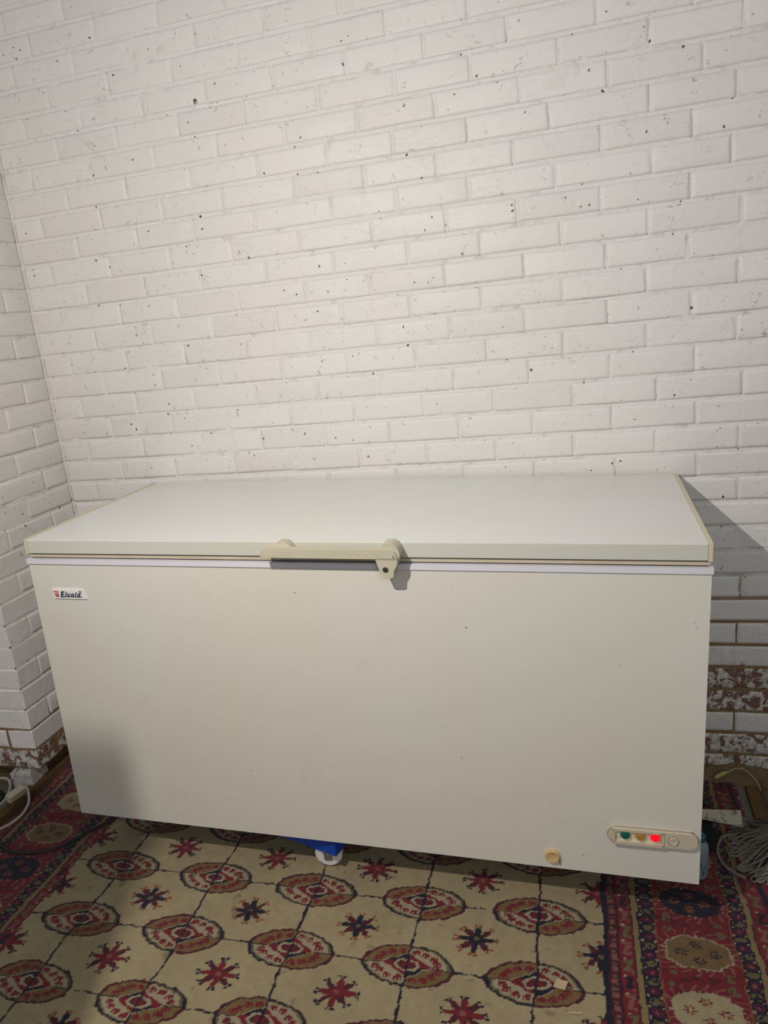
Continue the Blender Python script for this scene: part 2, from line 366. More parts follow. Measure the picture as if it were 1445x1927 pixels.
PY = -0.437                # front face of the projecting pier
bm = bmesh.new()
a = mortar_grid('pier_side', lambda u, v, d: (-d, u, v), PY + 0.006, 0.05, -0.822, 2.1, 0.02, M_MORT_L)
a2 = mortar_grid('pier_foot', lambda u, v, d: (-0.055 - d, u, v), PY + 0.07, 0.05, -1.02, -0.80, 0.02, M_MORT_L)
a3 = mortar_grid('pier_foot', lambda u, v, d: (u, PY + 0.07 + d, v), -1.2, -0.055, -1.02, -0.80, 0.03, M_MORT_L)
b = mortar_grid('pier_front', lambda u, v, d: (u, PY + d, v), -1.2, -0.006, -0.822, 2.1, 0.03, M_MORT_L)
v4 = [bm.verts.new(p) for p in ((-1.2, PY + 0.006, -0.822), (-0.006, PY + 0.006, -0.822), (-0.006, 0.05, -0.822), (-1.2, 0.05, -0.822))]; bm.faces.new(v4)
for q in (a, a2, a3, b): bm.from_mesh(q); bpy.data.meshes.remove(q)
me = bpy.data.meshes.new('wall_left'); bm.to_mesh(me); bm.free(); me.polygons.foreach_set('use_smooth', [True] * len(me.polygons))
wall_left = new_obj('wall_left', me, M_MORT_L); wall_left.location = (0, 0, WZ); wall_left.rotation_euler = (0, -TILT, 0)
tag(wall_left, 'white painted brick pier projecting beside the freezer', 'wall', kind='structure')
def quoin_mesh(wx, wy, i):
    r = random.Random(500 + i); bm = bmesh.new(); H = 0.0690
    add_box(bm, -wx + 0.005, 0, 0, wy - 0.005, -H / 2, H / 2)
    bmesh.ops.bevel(bm, geom=list(bm.edges), offset=0.003, segments=1, affect='EDGES')
    for v in bm.verts: v.co += Vector((r.uniform(-0.0015, 0.0012), r.uniform(-0.0012, 0.0015), r.uniform(-0.0015, 0.0015)))
    bmesh.ops.recalc_face_normals(bm, faces=bm.faces)
    me = bpy.data.meshes.new('brick'); bm.to_mesh(me); bm.free(); me.materials.append(M_BRICK); return me
QO = [quoin_mesh(0.2185, 0.102, i) for i in range(4)]; QE = [quoin_mesh(0.102, 0.212, i) for i in range(4)]
for k in range(-13, 24):
    zc = (k + 0.5) * CH; peel = 0.03 if k > -9 else (0.22 if k > -11 else (0.70 if k == -11 else 0.25))
    if k == -13: continue
    q = bpy.data.objects.new('brick', rng.choice(QO if k % 2 else QE)); COL.objects.link(q); q.parent = wall_left
    q.location = (0, PY, zc); q.color = (peel, rng.random() * 0.5, 0, 1)
    if k == -12: q.location = (-0.035, PY - 0.012, -0.8595); q.scale = (0.8, 0.42, 0.88); q.rotation_euler = (0.03, -0.05, 0.10); q.color = (0.48, 0.9, 0, 1)
    if k == -12: continue
    side = [(-0.335, -0.115), (-0.115, 0.0)] if k % 2 else [(-0.225, 0.0)]
    for a, b in side:
        place_brick(wall_left, (0, (a + b) / 2, zc), b - a, R(90), peel)
    x = -0.2185 if k % 2 else -0.102
    while x > -0.75:
        place_brick(wall_left, (x - 0.1115, PY, zc), 0.223, 0, peel); x -= 0.223

# crumbled mortar along the wall foot
def mound(name, x0, x1, y0, y1, h, seed, label):
    r = np.random.RandomState(seed); nx, ny = int((x1 - x0) / 0.012) + 2, int((y1 - y0) / 0.012) + 2; vs = []; fs = []
    lo = r.rand(nx // 4 + 3, ny // 4 + 3)
    for i in range(nx):
        for j in range(ny):
            u, v = i / (nx - 1), j / (ny - 1); a, b = i // 4, j // 4; s, t = i / 4 - a, j / 4 - b
            d = lo[a, b] * (1 - s) * (1 - t) + lo[a + 1, b] * s * (1 - t) + lo[a, b + 1] * (1 - s) * t + lo[a + 1, b + 1] * s * t
            e = min(1, 5 * u, 5 * (1 - u)); e2 = min(1.0, 2.2 * v)
            vs.append((x0 + (x1 - x0) * u, y0 + (y1 - y0) * v, 0.001 + h * e * e2 * (0.25 + 0.9 * d) + 0.004 * r.rand() * e * e2))
    for i in range(nx - 1):
        for j in range(ny - 1): fs.append((i * ny + j, (i + 1) * ny + j, (i + 1) * ny + j + 1, i * ny + j + 1))
    me = bpy.data.meshes.new(name); me.from_pydata(vs, [], fs); me.polygons.foreach_set('use_smooth', [True] * len(fs))
    return tag(new_obj(name, me, M_DIRT), label, 'debris', kind='stuff')
mound('mortar_rubble', 2.03, 2.75, -0.075, 0.02, 0.045, 5, 'crumbled brown mortar heaped along the back wall foot beside the freezer')
mound('mortar_rubble', -0.75, -0.06, -0.44, -0.372, 0.03, 9, 'crumbled brown mortar at the foot of the painted pier')

# ------------------------------------------------------------------ rug
def make_rug():
    step = 0.003; A0, A1, B0, B1 = -1.098, 1.160, -1.16, 0.628
    na, nb = int((A1 - A0) / step) + 1, int((B1 - B0) / step) + 1
    a1 = np.linspace(A0, A1, na); b1 = np.linspace(B0, B1, nb); A, B = np.meshgrid(a1, b1, indexing='ij')
    rs = np.random.RandomState(11)
    def smooth(cell):
        g = rs.rand(int((A1 - A0) / cell) + 3, int((B1 - B0) / cell) + 3)
        x = (A - A0) / cell; y = (B - B0) / cell; i = x.astype(int); j = y.astype(int); s = x - i; t = y - j
        s = s * s * (3 - 2 * s); t = t * t * (3 - 2 * t)
        return g[i, j] * (1 - s) * (1 - t) + g[i + 1, j] * s * (1 - t) + g[i, j + 1] * (1 - s) * t + g[i + 1, j + 1] * s * t
    # knotted-yarn wobble
    a = A + (smooth(0.011) - 0.5) * 0.006 + (smooth(0.09) - 0.5) * 0.010
    b = B + (smooth(0.011) - 0.5) * 0.006 + (smooth(0.09) - 0.5) * 0.008
    C = {'cream': (.283, .226, .128), 'red': (.130, .012, .018), 'navy': (.012, .010, .020), 'maroon': (.060, .011, .018), 'tan': (.140, .086, .036),
         'orange': (.19, .060, .024), 'rose': (.17, .065, .050), 'purple': (.070, .008, .028), 'olive': (.105, .082, .040), 'white': (.270, .225, .142), 'stripe': (.185, .125, .055)}
    C = {k: np.array(v) for k, v in C.items()}
    img = np.empty(A.shape + (3,)); img[:] = C['cream']
    def put(mask, c): img[mask] = C[c]
    P, Q = 0.2948, 0.196
    # ---- field
    i = np.round(a / P); j = np.round(b / Q); da = a - i * P; db = b - j * Q
    put(np.abs(da) < 0.0030, 'navy'); put((np.abs(db) < 0.0022) & (smooth(0.012) > 0.22), 'navy')
    th = np.arctan2(db / 0.054, da / 0.108)
    r = np.hypot(da / 0.108, db / 0.054) / (1 + 0.022 * np.abs(np.cos(7 * th)))
    tanq = (da * db) < 0
    put(r < 1.03, 'navy'); put((r < 1.03) & tanq, 'maroon')
    ins = r < 0.945
    put(ins & ~tanq, 'white'); put(ins & tanq, 'tan')
    put(ins & (r > 0.885) & ~tanq, 'olive')
    # little red T figures in each quarter
    for t0 in (0.30, 0.62, 1.0, 1.35):
        for q in range(4):
            an = (t0 if q % 2 == 0 else math.pi / 2 - t0) + q * math.pi / 2
            ca, sa = math.cos(an) * 0.70 * 0.108, math.sin(an) * 0.70 * 0.054
            u, v = da - ca, db - sa
            put(ins & (((np.abs(u) < 0.0085) & (np.abs(v - 0.003) < 0.0028)) | ((np.abs(u) < 0.0034) & (np.abs(v) < 0.0072)) | ((np.abs(np.abs(u) - 0.0075) < 0.0024) & (np.abs(v + 0.003) < 0.0036))), 'red')
    d = np.abs(da) / 0.060 + np.abs(db) / 0.031
    core = d < 1.0
    put((d < 1.07) & ins, 'white')
    put(core & tanq, 'navy'); put(core & ~tanq, 'red'); put(core & (np.abs(db) < 0.006) & (np.abs(da) > 0.026), 'red')
    hx = np.maximum(np.abs(da) / 0.030, np.abs(db) / 0.0155) * 0.6 + 0.4 * (np.abs(da) / 0.030 + np.abs(db) / 0.0155)
    put(hx < 1.1, 'white'); put(hx < 0.80, 'maroon')
    put((hx < 0.80) & (np.hypot(np.abs(da) - 0.009, (np.abs(db) - 0.004) * 1.6) < 0.0055), 'red')
    put((np.abs(da) < 0.0026) & (r < 1.03), 'navy'); put((np.abs(db) < 0.0014) & (r < 1.0) & (r > 0.55), 'navy')
    # eight-petalled stars between the medallions
    i2 = np.floor(a / P); j2 = np.floor(b / Q); ua = a - (i2 + .5) * P; ub = b - (j2 + .5) * Q
    rho = np.hypot(ua / 0.056, ub / 0.046); phi = np.arctan2(ub / 0.046, ua / 0.056)
    alt = (j2.astype(int) % 2) == 0
    pet = np.abs(np.cos(4 * phi)); dia = np.abs(np.sin(2 * phi)) > 0.7
    lim = 0.36 + 0.46 * pet ** 1.2
    pm = rho < lim
    put(pm & alt, 'red'); put(pm & ~alt, 'navy'); put(pm & alt & dia & (rho > 0.3), 'maroon'); put(pm & ~alt & dia & (rho > 0.28), 'maroon')
    put((rho < 0.13) & ~alt, 'olive'); put((rho < 0.12) & alt, 'rose')
    ph8 = np.abs(((phi / (math.pi / 4)) + 0.5) % 1 - 0.5) * (math.pi / 4)
    hook = ((np.abs(rho - 0.93) < 0.055) & (ph8 > 0.03) & (ph8 < 0.20)) | ((np.abs(ph8 - 0.10) < 0.035) & (rho > 0.80) & (rho < 0.95))
    hook |= (np.abs(rho - 0.80) < 0.05) & (ph8 < 0.10) & (ph8 > 0.03)
    put(hook & alt, 'navy'); put(hook & ~alt, 'orange')
    # ---- border
    ur = a - 0.742; ul = -a - 0.735 + 0.035; uk = b - 0.300
    isl = ul > ur; us = np.where(isl, ul, ur); back = uk > np.where(isl, ul - 0.035, ur)
    u = np.where(back, uk, us); l = np.where(back, a + 0.03, np.where(isl, -(b - 0.095) + 0.31, b - 0.107))
    inb = np.where(isl & ~back, ul > 0.037, u > 0)
    def band(lo, hi): return inb & (u >= lo) & (u < hi)
    def per(p, ph=0.0): return (l / p + ph) % 1
    put(inb, 'red')
    put(band(-0.01, 0.012), 'navy')
    g = band(0.012, 0.036); f = per(0.034); put(g, 'maroon'); put(g & (f < 0.42) & (np.abs(u - 0.023) < 0.007), 'rose'); put(g & (f > 0.55) & (f < 0.72) & (np.abs(u - 0.023) < 0.006), 'olive'); put(g & (np.abs(u - 0.036) < 0.003), 'navy')
    def motif(lo, hi, p):
        m = band(lo, hi); c = (lo + hi) / 2; h = (hi - lo) / 2; f = per(p); v = (f - 0.5) * p; k = np.floor(l / p).astype(int) % 5
        uu = u - c
        s1 = ((np.abs(uu - 0.45 * v) < 0.0055) & (np.abs(v) < 0.017)) | ((np.abs(np.abs(v) - 0.013) < 0.004) & (np.abs(uu) < h * 0.62))
        put(m & s1 & (k % 2 == 0), 'olive'); put(m & s1 & (k % 2 == 1), 'rose'); put(m & s1 & (k == 4), 'navy')
        put(m & (np.hypot(uu + h * .5, v - 0.019) < 0.0035), 'white'); put(m & (np.hypot(uu - h * .5, v + 0.019) < 0.0035), 'rose')
    motif(0.037, 0.071, 0.048)
    put(band(0.0685, 0.087), 'navy'); put(band(0.071, 0.0835), 'stripe')
    def dashes(lo, hi):
        m = band(lo, hi); c = (lo + hi) / 2; h = (hi - lo) / 2; f = per(0.0505); v = (f - 0.5) * 0.0505; uu = u - c
        put(m, 'navy'); put(m & (np.hypot(uu / (h * .74), v / 0.0095) < 1), 'purple'); put(m & (np.hypot(uu / 0.004, v / 0.003) < 1), 'rose')
        v2 = np.abs(np.abs(v) - 0.02525); put(m & (np.hypot(uu / (h * .8), v2 / 0.0085) < 1) & (smooth(0.007) > 0.33), 'olive')
        put(m & (np.hypot((np.abs(uu) - h * .82) / 0.0028, (np.abs(v) - 0.0125) / 0.0028) < 1), 'white')
    dashes(0.087, 0.122); put(band(0.122, 0.1255), 'orange')
    m = band(0.1255, 0.296); uu = u - 0.211; f = (l / 0.155 + 0.5) % 1; v = (f - 0.5) * 0.155; kk = np.floor(l / 0.155 + 0.5).astype(int) % 3
    uu2, v2 = (uu, v)
    def octo(s): return (np.abs(uu) < 0.068 * s) & (np.abs(v) < 0.043 * s) & (np.abs(uu) / 0.068 + np.abs(v) / 0.043 < 1.50 * s)
    ph = np.arctan2(v / 0.043, uu / 0.068); rr = np.hypot(uu / 0.068, v / 0.043)
    ring = (rr > 1.18) & (rr < 1.55)
    put(m & ring & (np.sin(22 * ph + 9 * rr) > 0.72), 'rose'); put(m & (rr > 1.06) & (rr < 1.16) & (np.sin(30 * ph) > 0.55), 'white')
    put(m & (np.abs(np.abs(uu) - 0.062) < 0.011) & (np.abs(np.abs(v) - 0.062) < 0.010) & (smooth(0.008) > 0.42), 'olive')
    put(m & (np.abs(np.abs(v) - 0.0775) < 0.008) & (np.abs(uu) < 0.045) & (smooth(0.010) > 0.62), 'maroon')
    put(m & octo(1.05), 'white'); put(m & octo(1.05) & (kk == 0), 'maroon')
    for kv, base, fl_ in ((0, 'navy', 'orange'), (2, 'tan', 'navy'), (1, 'cream', 'red')):
        oc = m & octo(0.985) & (kk == kv); put(oc, base)
        for (cx, cy) in ((0.036, 0), (-0.036, 0), (0, 0.022), (0, -0.022)):
            q, s = uu - cx, v - cy; ra = np.hypot(q / 0.015, s / 0.012); pa = np.arctan2(s, q)
            put(oc & (ra < 0.55 + 0.45 * np.cos(4 * pa) ** 2) & (ra > 0.25) & (np.abs(np.sin(4 * pa)) < 0.75), fl_)
    put(band(0.296, 0.2995), 'orange'); dashes(0.2995, 0.333)
    put(band(0.331, 0.349), 'navy'); put(band(0.334, 0.3465), 'stripe'); motif(0.352, 0.388, 0.052); put(band(0.388, 0.40), 'navy'); motif(0.40, 0.44, 0.05)
    # yarn tone and wear
    tone = 0.86 + 0.16 * smooth(0.10) + 0.14 * smooth(0.016) + 0.10 * (rs.rand(*A.shape) - 0.5)
    img *= tone[..., None]
    dirt = np.clip((smooth(0.05) * smooth(0.013) - 0.58) * 3.0, 0, 0.3); img *= (1 - dirt)[..., None]
    z = 0.007 + 0.0022 * smooth(0.22) + 0.0010 * smooth(0.03) + 0.0009 * rs.rand(*A.shape)
    z[0, :] = z[-1, :] = 0.0008; z[:, 0] = z[:, -1] = 0.0008
    co = np.stack([A, B, z], -1).reshape(-1, 3)
    idx = np.arange(na * nb).reshape(na, nb); quads = np.stack([idx[:-1, :-1], idx[1:, :-1], idx[1:, 1:], idx[:-1, 1:]], -1).reshape(-1, 4)
    me = bpy.data.meshes.new('rug'); me.vertices.add(len(co)); me.vertices.foreach_set('co', co.ravel().astype(np.float32))
    nq = len(quads); me.loops.add(nq * 4); me.loops.foreach_set('vertex_index', quads.ravel().astype(np.int32))
    me.polygons.add(nq); me.polygons.foreach_set('loop_start', np.arange(0, nq * 4, 4, dtype=np.int32)); me.polygons.foreach_set('use_smooth', np.ones(nq, dtype=bool))
    me.update(calc_edges=True)
    at = me.color_attributes.new('yarn', 'FLOAT_COLOR', 'POINT'); col = np.ones((na * nb, 4), dtype=np.float32); col[:, :3] = img.reshape(-1, 3)
    at.data.foreach_set('color', col.ravel())
    n = NT('rug_wool'); at_n = n.node('ShaderNodeVertexColor'); at_n.layer_name = 'yarn'
    n.bump(n.noise(900, 2), 0.5, 0.002)
    n.b.inputs['Sheen Weight'].default_value = 0.15
    m = n.done(at_n.outputs[0], 0.95, spec=0.1)
    o = new_obj('rug', me, m); o.location = (1.1154, -0.7112, 0); o.rotation_euler = (0, 0, 0.0205)
    return tag(o, 'cream wool rug with rows of medallions and a red patterned border under the freezer', 'rug')
make_rug()

# ------------------------------------------------------------------ chest freezer
W_, D_, H_ = 1.703, 0.647, 0.8505
fz = empty('chest_freezer', (0.3734, -0.6734, 0.13), 0.0072)
tag(fz, 'old white chest freezer with khaki lid handle standing on a blue wheeled dolly', 'freezer')
body = box('body', -0.001, W_ + 0.001, 0.001, D_ - 0.012, 0, 0.784, M_BODY, fz, 0.003)
box('trim_strip', -0.004, W_ + 0.004, -0.003, D_ - 0.01, 0.7835, 0.797, M_TRIM, fz, 0.0022)
box('gasket_channel', 0.006, W_ - 0.006, 0.012, D_ - 0.02, 0.797, 0.8135, M_GAP, fz)
gk = bmesh.new(); add_box(gk, 0.003, W_ - 0.003, 0.005, D_ - 0.012, 0.8010, 0.8088); fin('gasket', gk, M_GASKET, fz, True, 0.0035, 3)
lid = box('lid', 0.008, W_ - 0.008, 0, D_, 0.8130, H_, M_LID, fz, 0.0035, 3); lid['label'] = 'smooth white lid'
M_EDGE = m_enamel('yellowed_lid_edge', (0.56, 0.55, 0.485), 0.3, 0.35)
box('front_edge', 0.0085, W_ - 0.0085, -0.0008, 0.004, 0.8135, H_ - 0.0022, M_EDGE, lid, 0.0004)
for x0, x1 in ((-0.001, 0.0075), (W_ - 0.0075, W_ + 0.001)):
    box('lid_end_cap', x0, x1, -0.0015, D_ + 0.001, 0.8115, H_ + 0.0018, M_CREAM, lid, 0.0018)
# handle
hd = empty('handle'); hd.parent = fz; hd.location = (0.70, 0, 0.813); hd.scale = (1, 1.06, 1)
hd['label'] = 'khaki plastic lid handle with lock'
def arc(cx, cz, r, a0, a1, n, sx=1.0): return [(cx + sx * r * math.cos(R(a0 + (a1 - a0) * i / n)), cz + r * math.sin(R(a0 + (a1 - a0) * i / n))) for i in range(n + 1)]
bar = [(0.0, 0.011)] + arc(0.0215, 0.0125, 0.0205, 180, 90, 7) + arc(0.3155, 0.0125, 0.0205, 90, 0, 7) + [(0.337, 0.011)]
prism('grip_bar', bar, -0.044, -0.022, M_HANDLE, hd, 0.0018)
prism('handle_mount', arc(0.050, 0.016, 0.028, 0, 180, 12), -0.026, 0.001, M_HANDLE, hd, 0.002)
prism('handle_mount', arc(0.3160, 0.0205, 0.0255, -50, 220, 18), -0.038, 0.001, M_HANDLE, hd, 0.003)
for cx in (0.0235, 0.3120):
    prism('end_cap', arc(cx, 0.0125, 0.0165, 0, 180, 14, 1.25), -0.0448, -0.040, M_HANDLE, hd, 0.0005, 1)
    pts = [(cx + 0.0215 * math.cos(R(t)), -0.0442, 0.0125 + 0.0170 * math.sin(R(t))) for t in range(0, 181, 15)]
    tube('seam', pts, 0.00035, M_GASKET, hd, 5)
prism('notch', [(0.3275, 0.0150), (0.3315, 0.0130), (0.3285, 0.0200)], -0.0452, -0.043, M_DARK, hd)
prism('latch_slot', [(0.048, 0.0100), (0.285, 0.0100), (0.285, 0.0114), (0.048, 0.0114)], -0.040, -0.024, M_DARK, hd)
# embossed maker's mark on the grip
bm = bmesh.new()
add_box(bm, 0.2195, 0.2202, -0.0444, -0.0438, 0.0145, 0.0280)
for i in range(4):
    a = math.pi * i / 4; c, s = math.cos(a) * 0.0042, math.sin(a) * 0.0042
    add_prism(bm, [(0.229 - c - s * .1, 0.0215 - s + c * .1), (0.229 + c - s * .1, 0.0215 + s + c * .1), (0.229 + c + s * .1, 0.0215 + s - c * .1), (0.229 - c + s * .1, 0.0215 - s - c * .1)], -0.0444, -0.0438)
fin('embossed_mark', bm, M_GASKET, hd)
text_mesh('embossed_letters', 'Fa e o', 0.0125, M_GASKET, hd, (0.2355, -0.0443, 0.0175), depth=0.0002)
lk = [(0.284, 0.012), (0.336, 0.012), (0.336, 0.002), (0.3335, -0.007), (0.3285, -0.014), (0.3260, -0.020), (0.3255, -0.031)] + [(0.3235, -0.0345), (0.316, -0.0362), (0.303, -0.0362), (0.2960, -0.0345)] + [(0.2940, -0.031), (0.2930, -0.018), (0.2885, -0.004)]
lo = prism('lock_housing', lk, -0.042, -0.006, M_HANDLE, hd, 0.0022)
lathe('lock_ring', [(0.0068, 0), (0.0072, -0.001), (0.0066, -0.0018), (0.0056, -0.0018)], M_STEEL, lo, 'y', 24, (0.3075, -0.042, -0.0145))
lathe('lock_cylinder', [(0.0058, 0), (0.0058, -0.0022), (0.0052, -0.0025)], M_DARK, lo, 'y', 24, (0.3075, -0.042, -0.0145))
prism('keyhole', [(0.3068, -0.0178), (0.3082, -0.0178), (0.3082, -0.0110), (0.3068, -0.0110)], -0.0450, -0.0440, M_GAP, lo)
# maker's badge
bd = empty('badge'); bd.parent = fz; bd.location = (0.0585, -0.0005, 0.686)
bd['label'] = 'white slanted badge with red emblem and navy lettering'
prism('badge_plate', [(0.0, 0.0265), (0.097, 0.0265), (0.1025, 0.0), (0.004, 0.0)], -0.0026, 0.002, M_WHITE, bd, 0.0006)
prism('emblem', [(0.0038, 0.0218), (0.0192, 0.0218), (0.0192, 0.0045), (0.0092, 0.0045)], -0.0029, -0.002, M_RED, bd)
for x0, x1 in ((0.0075, 0.0098), (0.0112, 0.0132), (0.0146, 0.0164)):
    prism('emblem_stripe', [(x0 - 0.0008, 0.0195), (x1, 0.0195), (x1 + 0.0004, 0.0085), (x0 + 0.0022, 0.0085)], -0.0031, -0.0025, M_PINK, bd)
text_mesh('letter_e', 'E', 0.0225, M_NAVY, bd, (0.0235, -0.0030, 0.0050), shear=0.28, bold=0.0008, xs=1.0)
text_mesh('lettering', 'lcold', 0.0165, M_NAVY, bd, (0.0385, -0.0030, 0.0076), shear=0.28, bold=0.00055, xs=1.28, sp=1.16)
prism('underline', [(0.0235, 0.0048), (0.0905, 0.0048), (0.0922, 0.0072), (0.0895, 0.0078), (0.0885, 0.0066), (0.0245, 0.0070)], -0.0031, -0.0024, M_NAVY, bd)
for x in (0.0835, 0.0880):
    for z in (0.0195, 0.0230): box('flag_mark', x, x + 0.0035, -0.0031, -0.0024, z - 0.0012, z + 0.0012, M_GOLD if (x < 0.086) == (z > 0.021) else M_RED, bd)
# control panel
cp = empty('control_panel'); cp.parent = fz; cp.location = (1.4955, 0.001, 0.0965); cp.rotation_euler = (0, -0.012, 0)
cp['label'] = 'cream rounded control panel with three indicator lamps'
st = arc(0.0235, 0.0235, 0.0225, 90, 270, 12) + arc(0.1815, 0.0235, 0.0225, -90, 90, 12)
prism('panel_base', st, -0.0045, 0.001, M_PANEL, cp, 0.0018)
tube('panel_seam', [(x, -0.0042, z) for x, z in arc(0.0235, 0.0235, 0.0228, 90, 270, 12)] + [(x, -0.0042, z) for x, z in arc(0.1815, 0.0235, 0.0228, -90, 90, 12)] + [(0.0235, -0.0042, 0.0463)], 0.0005, M_DARK, cp, 5)
box('window', 0.0165, 0.1215, -0.0056, -0.004, 0.0090, 0.0410, M_PANEL_IN, cp)
for q in ((0.0125, 0.127, 0.0385, 0.0445), (0.0125, 0.127, 0.0025, 0.0090), (0.0105, 0.0165, 0.0045, 0.0430), (0.1215, 0.1275, 0.0045, 0.0430)):
    box('window_frame', q[0], q[1], -0.0125, -0.004, q[2], q[3], M_PANEL, cp, 0.0012)
prism('knob_plate', [(0.1275, 0.003)] + arc(0.1815, 0.0235, 0.0205, -90, 90, 12) + [(0.1275, 0.044)], -0.0105, -0.004, M_PANEL, cp, 0.0025)
lathe('thermostat_knob', [(0.0115, 0.0), (0.0115, -0.002), (0.0095, -0.0032), (0.0088, -0.0028)], M_PANEL, cp, 'y', 28, (0.1480, -0.0100, 0.0225))
pts = [(0.1480 + 0.0122 * math.cos(R(t)), -0.0107, 0.0225 + 0.0122 * math.sin(R(t))) for t in range(-60, 261, 20)]
tube('knob_seam', pts, 0.0004, M_DARK, cp, 5)
for x, m, nm in ((0.0405, M_GREEN, 'green indicator lamp'), (0.0745, M_AMBER, 'amber indicator lamp'), (0.1075, M_REDLENS, 'lit red indicator lamp')):
    lathe('lamp_bezel', [(0.0126, 0), (0.0126, -0.003), (0.0118, -0.0040), (0.0108, -0.0030)], M_PANEL_IN, cp, 'y', 24, (x, -0.0055, 0.0285))
    l = lathe('indicator_lamp', [(0.0110, 0), (0.0110, -0.0052), (0.0103, -0.0066), (0.0075, -0.0073), (0.0035, -0.0076)], m, cp, 'y', 24, (x, -0.0055, 0.0285)); l['label'] = nm
pts = [(0.0262 + 0.0024 * math.cos(R(t)), -0.0058, 0.0165 + 0.0024 * math.sin(R(t))) for t in range(-70, 131, 25)]
tube('printed_symbol', pts, 0.0004, M_DARK, cp, 5)
box('printed_symbol', 0.0195, 0.0203, -0.0062, -0.0050, 0.0125, 0.0200, M_DARK, cp)
# drain plug
dp = lathe('drain_plug', [(0.0175, 0.001), (0.0175, -0.003), (0.0165, -0.0075), (0.0150, -0.0085), (0.0140, -0.0078)], M_PLUG, fz, 'y', 32, (1.3655, 0, 0.0375)); dp['label'] = 'amber plastic drain plug'
for t in range(0, 360, 20):
    c, s = math.cos(R(t)), math.sin(R(t)); bm = bmesh.new()
    add_lathe(bm, [(0.0009, 0), (0.0009, -0.005)], 'y', 6, (1.3655 + 0.0170 * c, -0.001, 0.0375 + 0.0170 * s)); fin('plug_rib', bm, M_PLUG, dp)
tube('plug_strap', [(1.3815, -0.002, 0.034), (1.3825, -0.003, 0.024), (1.3840, -0.002, 0.013)], 0.0008, M_DARK, dp, 6)

# ------------------------------------------------------------------ dolly under the freezer
dl = empty('furniture_dolly', (0.984, -0.444, 0.0), R(-15.5)); tag(dl, 'blue steel furniture dolly with white nylon wheels under the freezer', 'dolly')
LX, LY = 0.22, 0.15
for y in (-LY, LY): box('frame_bar', -LX - 0.006, LX + 0.006, y - 0.006, y + 0.006, 0.073, 0.1295, M_BLUE, dl, 0.002)
for x in (-LX, LX): box('frame_bar', x - 0.006, x + 0.006, -LY + 0.007, LY - 0.007, 0.073, 0.1295, M_BLUE, dl, 0.002)
for sx in (-1, 1):
    for sy in (-1, 1):
        x, y = sx * (LX - 0.040), sy * (LY - 0.024)
        wr = empty('caster'); wr.parent = dl; wr.location = (x, y, 0); wr.rotation_euler = (0, 0, R(22))
        lathe('wheel', [(0.012, -0.013), (0.034, -0.013), (0.0385, -0.009), (0.0385, 0.009), (0.034, 0.013), (0.012, 0.013)], M_NYLON, wr, 'y', 32, (0, 0, 0.0505))
        for s in (-1, 1): prism('fork', [(-0.011, 0.036), (0.011, 0.036), (0.016, 0.1290), (-0.016, 0.1290)], s * 0.0165 - 0.0012, s * 0.0165 + 0.0012, M_STEEL, wr)
        lathe('axle_bolt', [(0.0065, -0.0225), (0.0065, 0.0225)], M_STEEL, wr, 'y', 6, (0, 0, 0.0505))

# ------------------------------------------------------------------ timber battens at the rug edges
o = box('timber_batten', -0.034, 0.0, -1.05, -0.03, 0.0, 0.024, M_WOOD, None, 0.003); o.rotation_euler = (0, 0, 0.012); tag(o, 'dirty brown timber batten along the rug edge at the foot of the painted pier', 'batten')
o = box('timber_batten', 2.286, 2.330, -0.42, -0.078, 0.0, 0.012, M_WOOD, None, 0.003); tag(o, 'flat brown timber batten between the rug and the grey mop', 'batten')

# ------------------------------------------------------------------ cords on the left
ZR = 0.012
EO = (-0.001, -0.535, 0.0)
ex = empty('extension_cord', EO); tag(ex, 'grey white cord with a cream connector lying over the timber batten', 'cord')
def rel(pts, o): return [(p[0] - o[0], p[1] - o[1], p[2] - o[2]) for p in pts]
tube('cable', rel([(-0.40, -0.50, 0.05), (-0.30, -0.485, 0.05), (-0.211, -0.470, 0.05), (-0.128, -0.463, 0.05), (-0.096, -0.464, 0.05), (-0.061, -0.491, 0.05), (-0.027, -0.543, 0.05), (-0.016, -0.589, 0.05), (-0.034, -0.66, 0.05), (-0.060, -0.72, 0.03), (-0.085, -0.80, 0.006)], EO), 0.0042, M_CORD, ex)
tube('cable', rel([(0.000, -0.505, 0.055), (0.008, -0.498, 0.055), (0.027, -0.510, 0.048), (0.050, -0.540, 0.030), (0.062, -0.585, 0.022), (0.058, -0.635, 0.022), (0.035, -0.680, 0.026), (-0.005, -0.730, 0.0325), (-0.10, -0.80, 0.012), (-0.25, -0.86, 0.006)], EO), 0.0042, M_CORD, ex)
bm = bmesh.new(); add_box(bm, -0.030, 0.030, -0.0125, 0.0125, -0.011, 0.011); cn = fin('connector', bm, M_CONN, ex, True, 0.004, 2); cn.location = (0.0, 0.0, 0.052); cn.rotation_euler = (0.25, 0, R(82))
for i in range(3):
    z = 0.006 + 0.013 * i; e = 0.02 * i
    tag(tube('cable_coil', [(-0.45, -0.49 - e, z), (-0.195, -0.475 - e, z), (-0.125, -0.480 - e, z), (-0.085, -0.510 - e, z), (-0.115, -0.545 - e, z), (-0.20, -0.585 - e, z), (-0.45, -0.60 - e, z)], 0.0055, M_CORDK if i != 1 else M_CORD), ('lowest black cord loop coiled beside the timber batten', 'pale cord loop between two black loops beside the batten', 'topmost black cord loop coiled beside the timber batten')[i], 'cord', 'cords coiled by the pier')
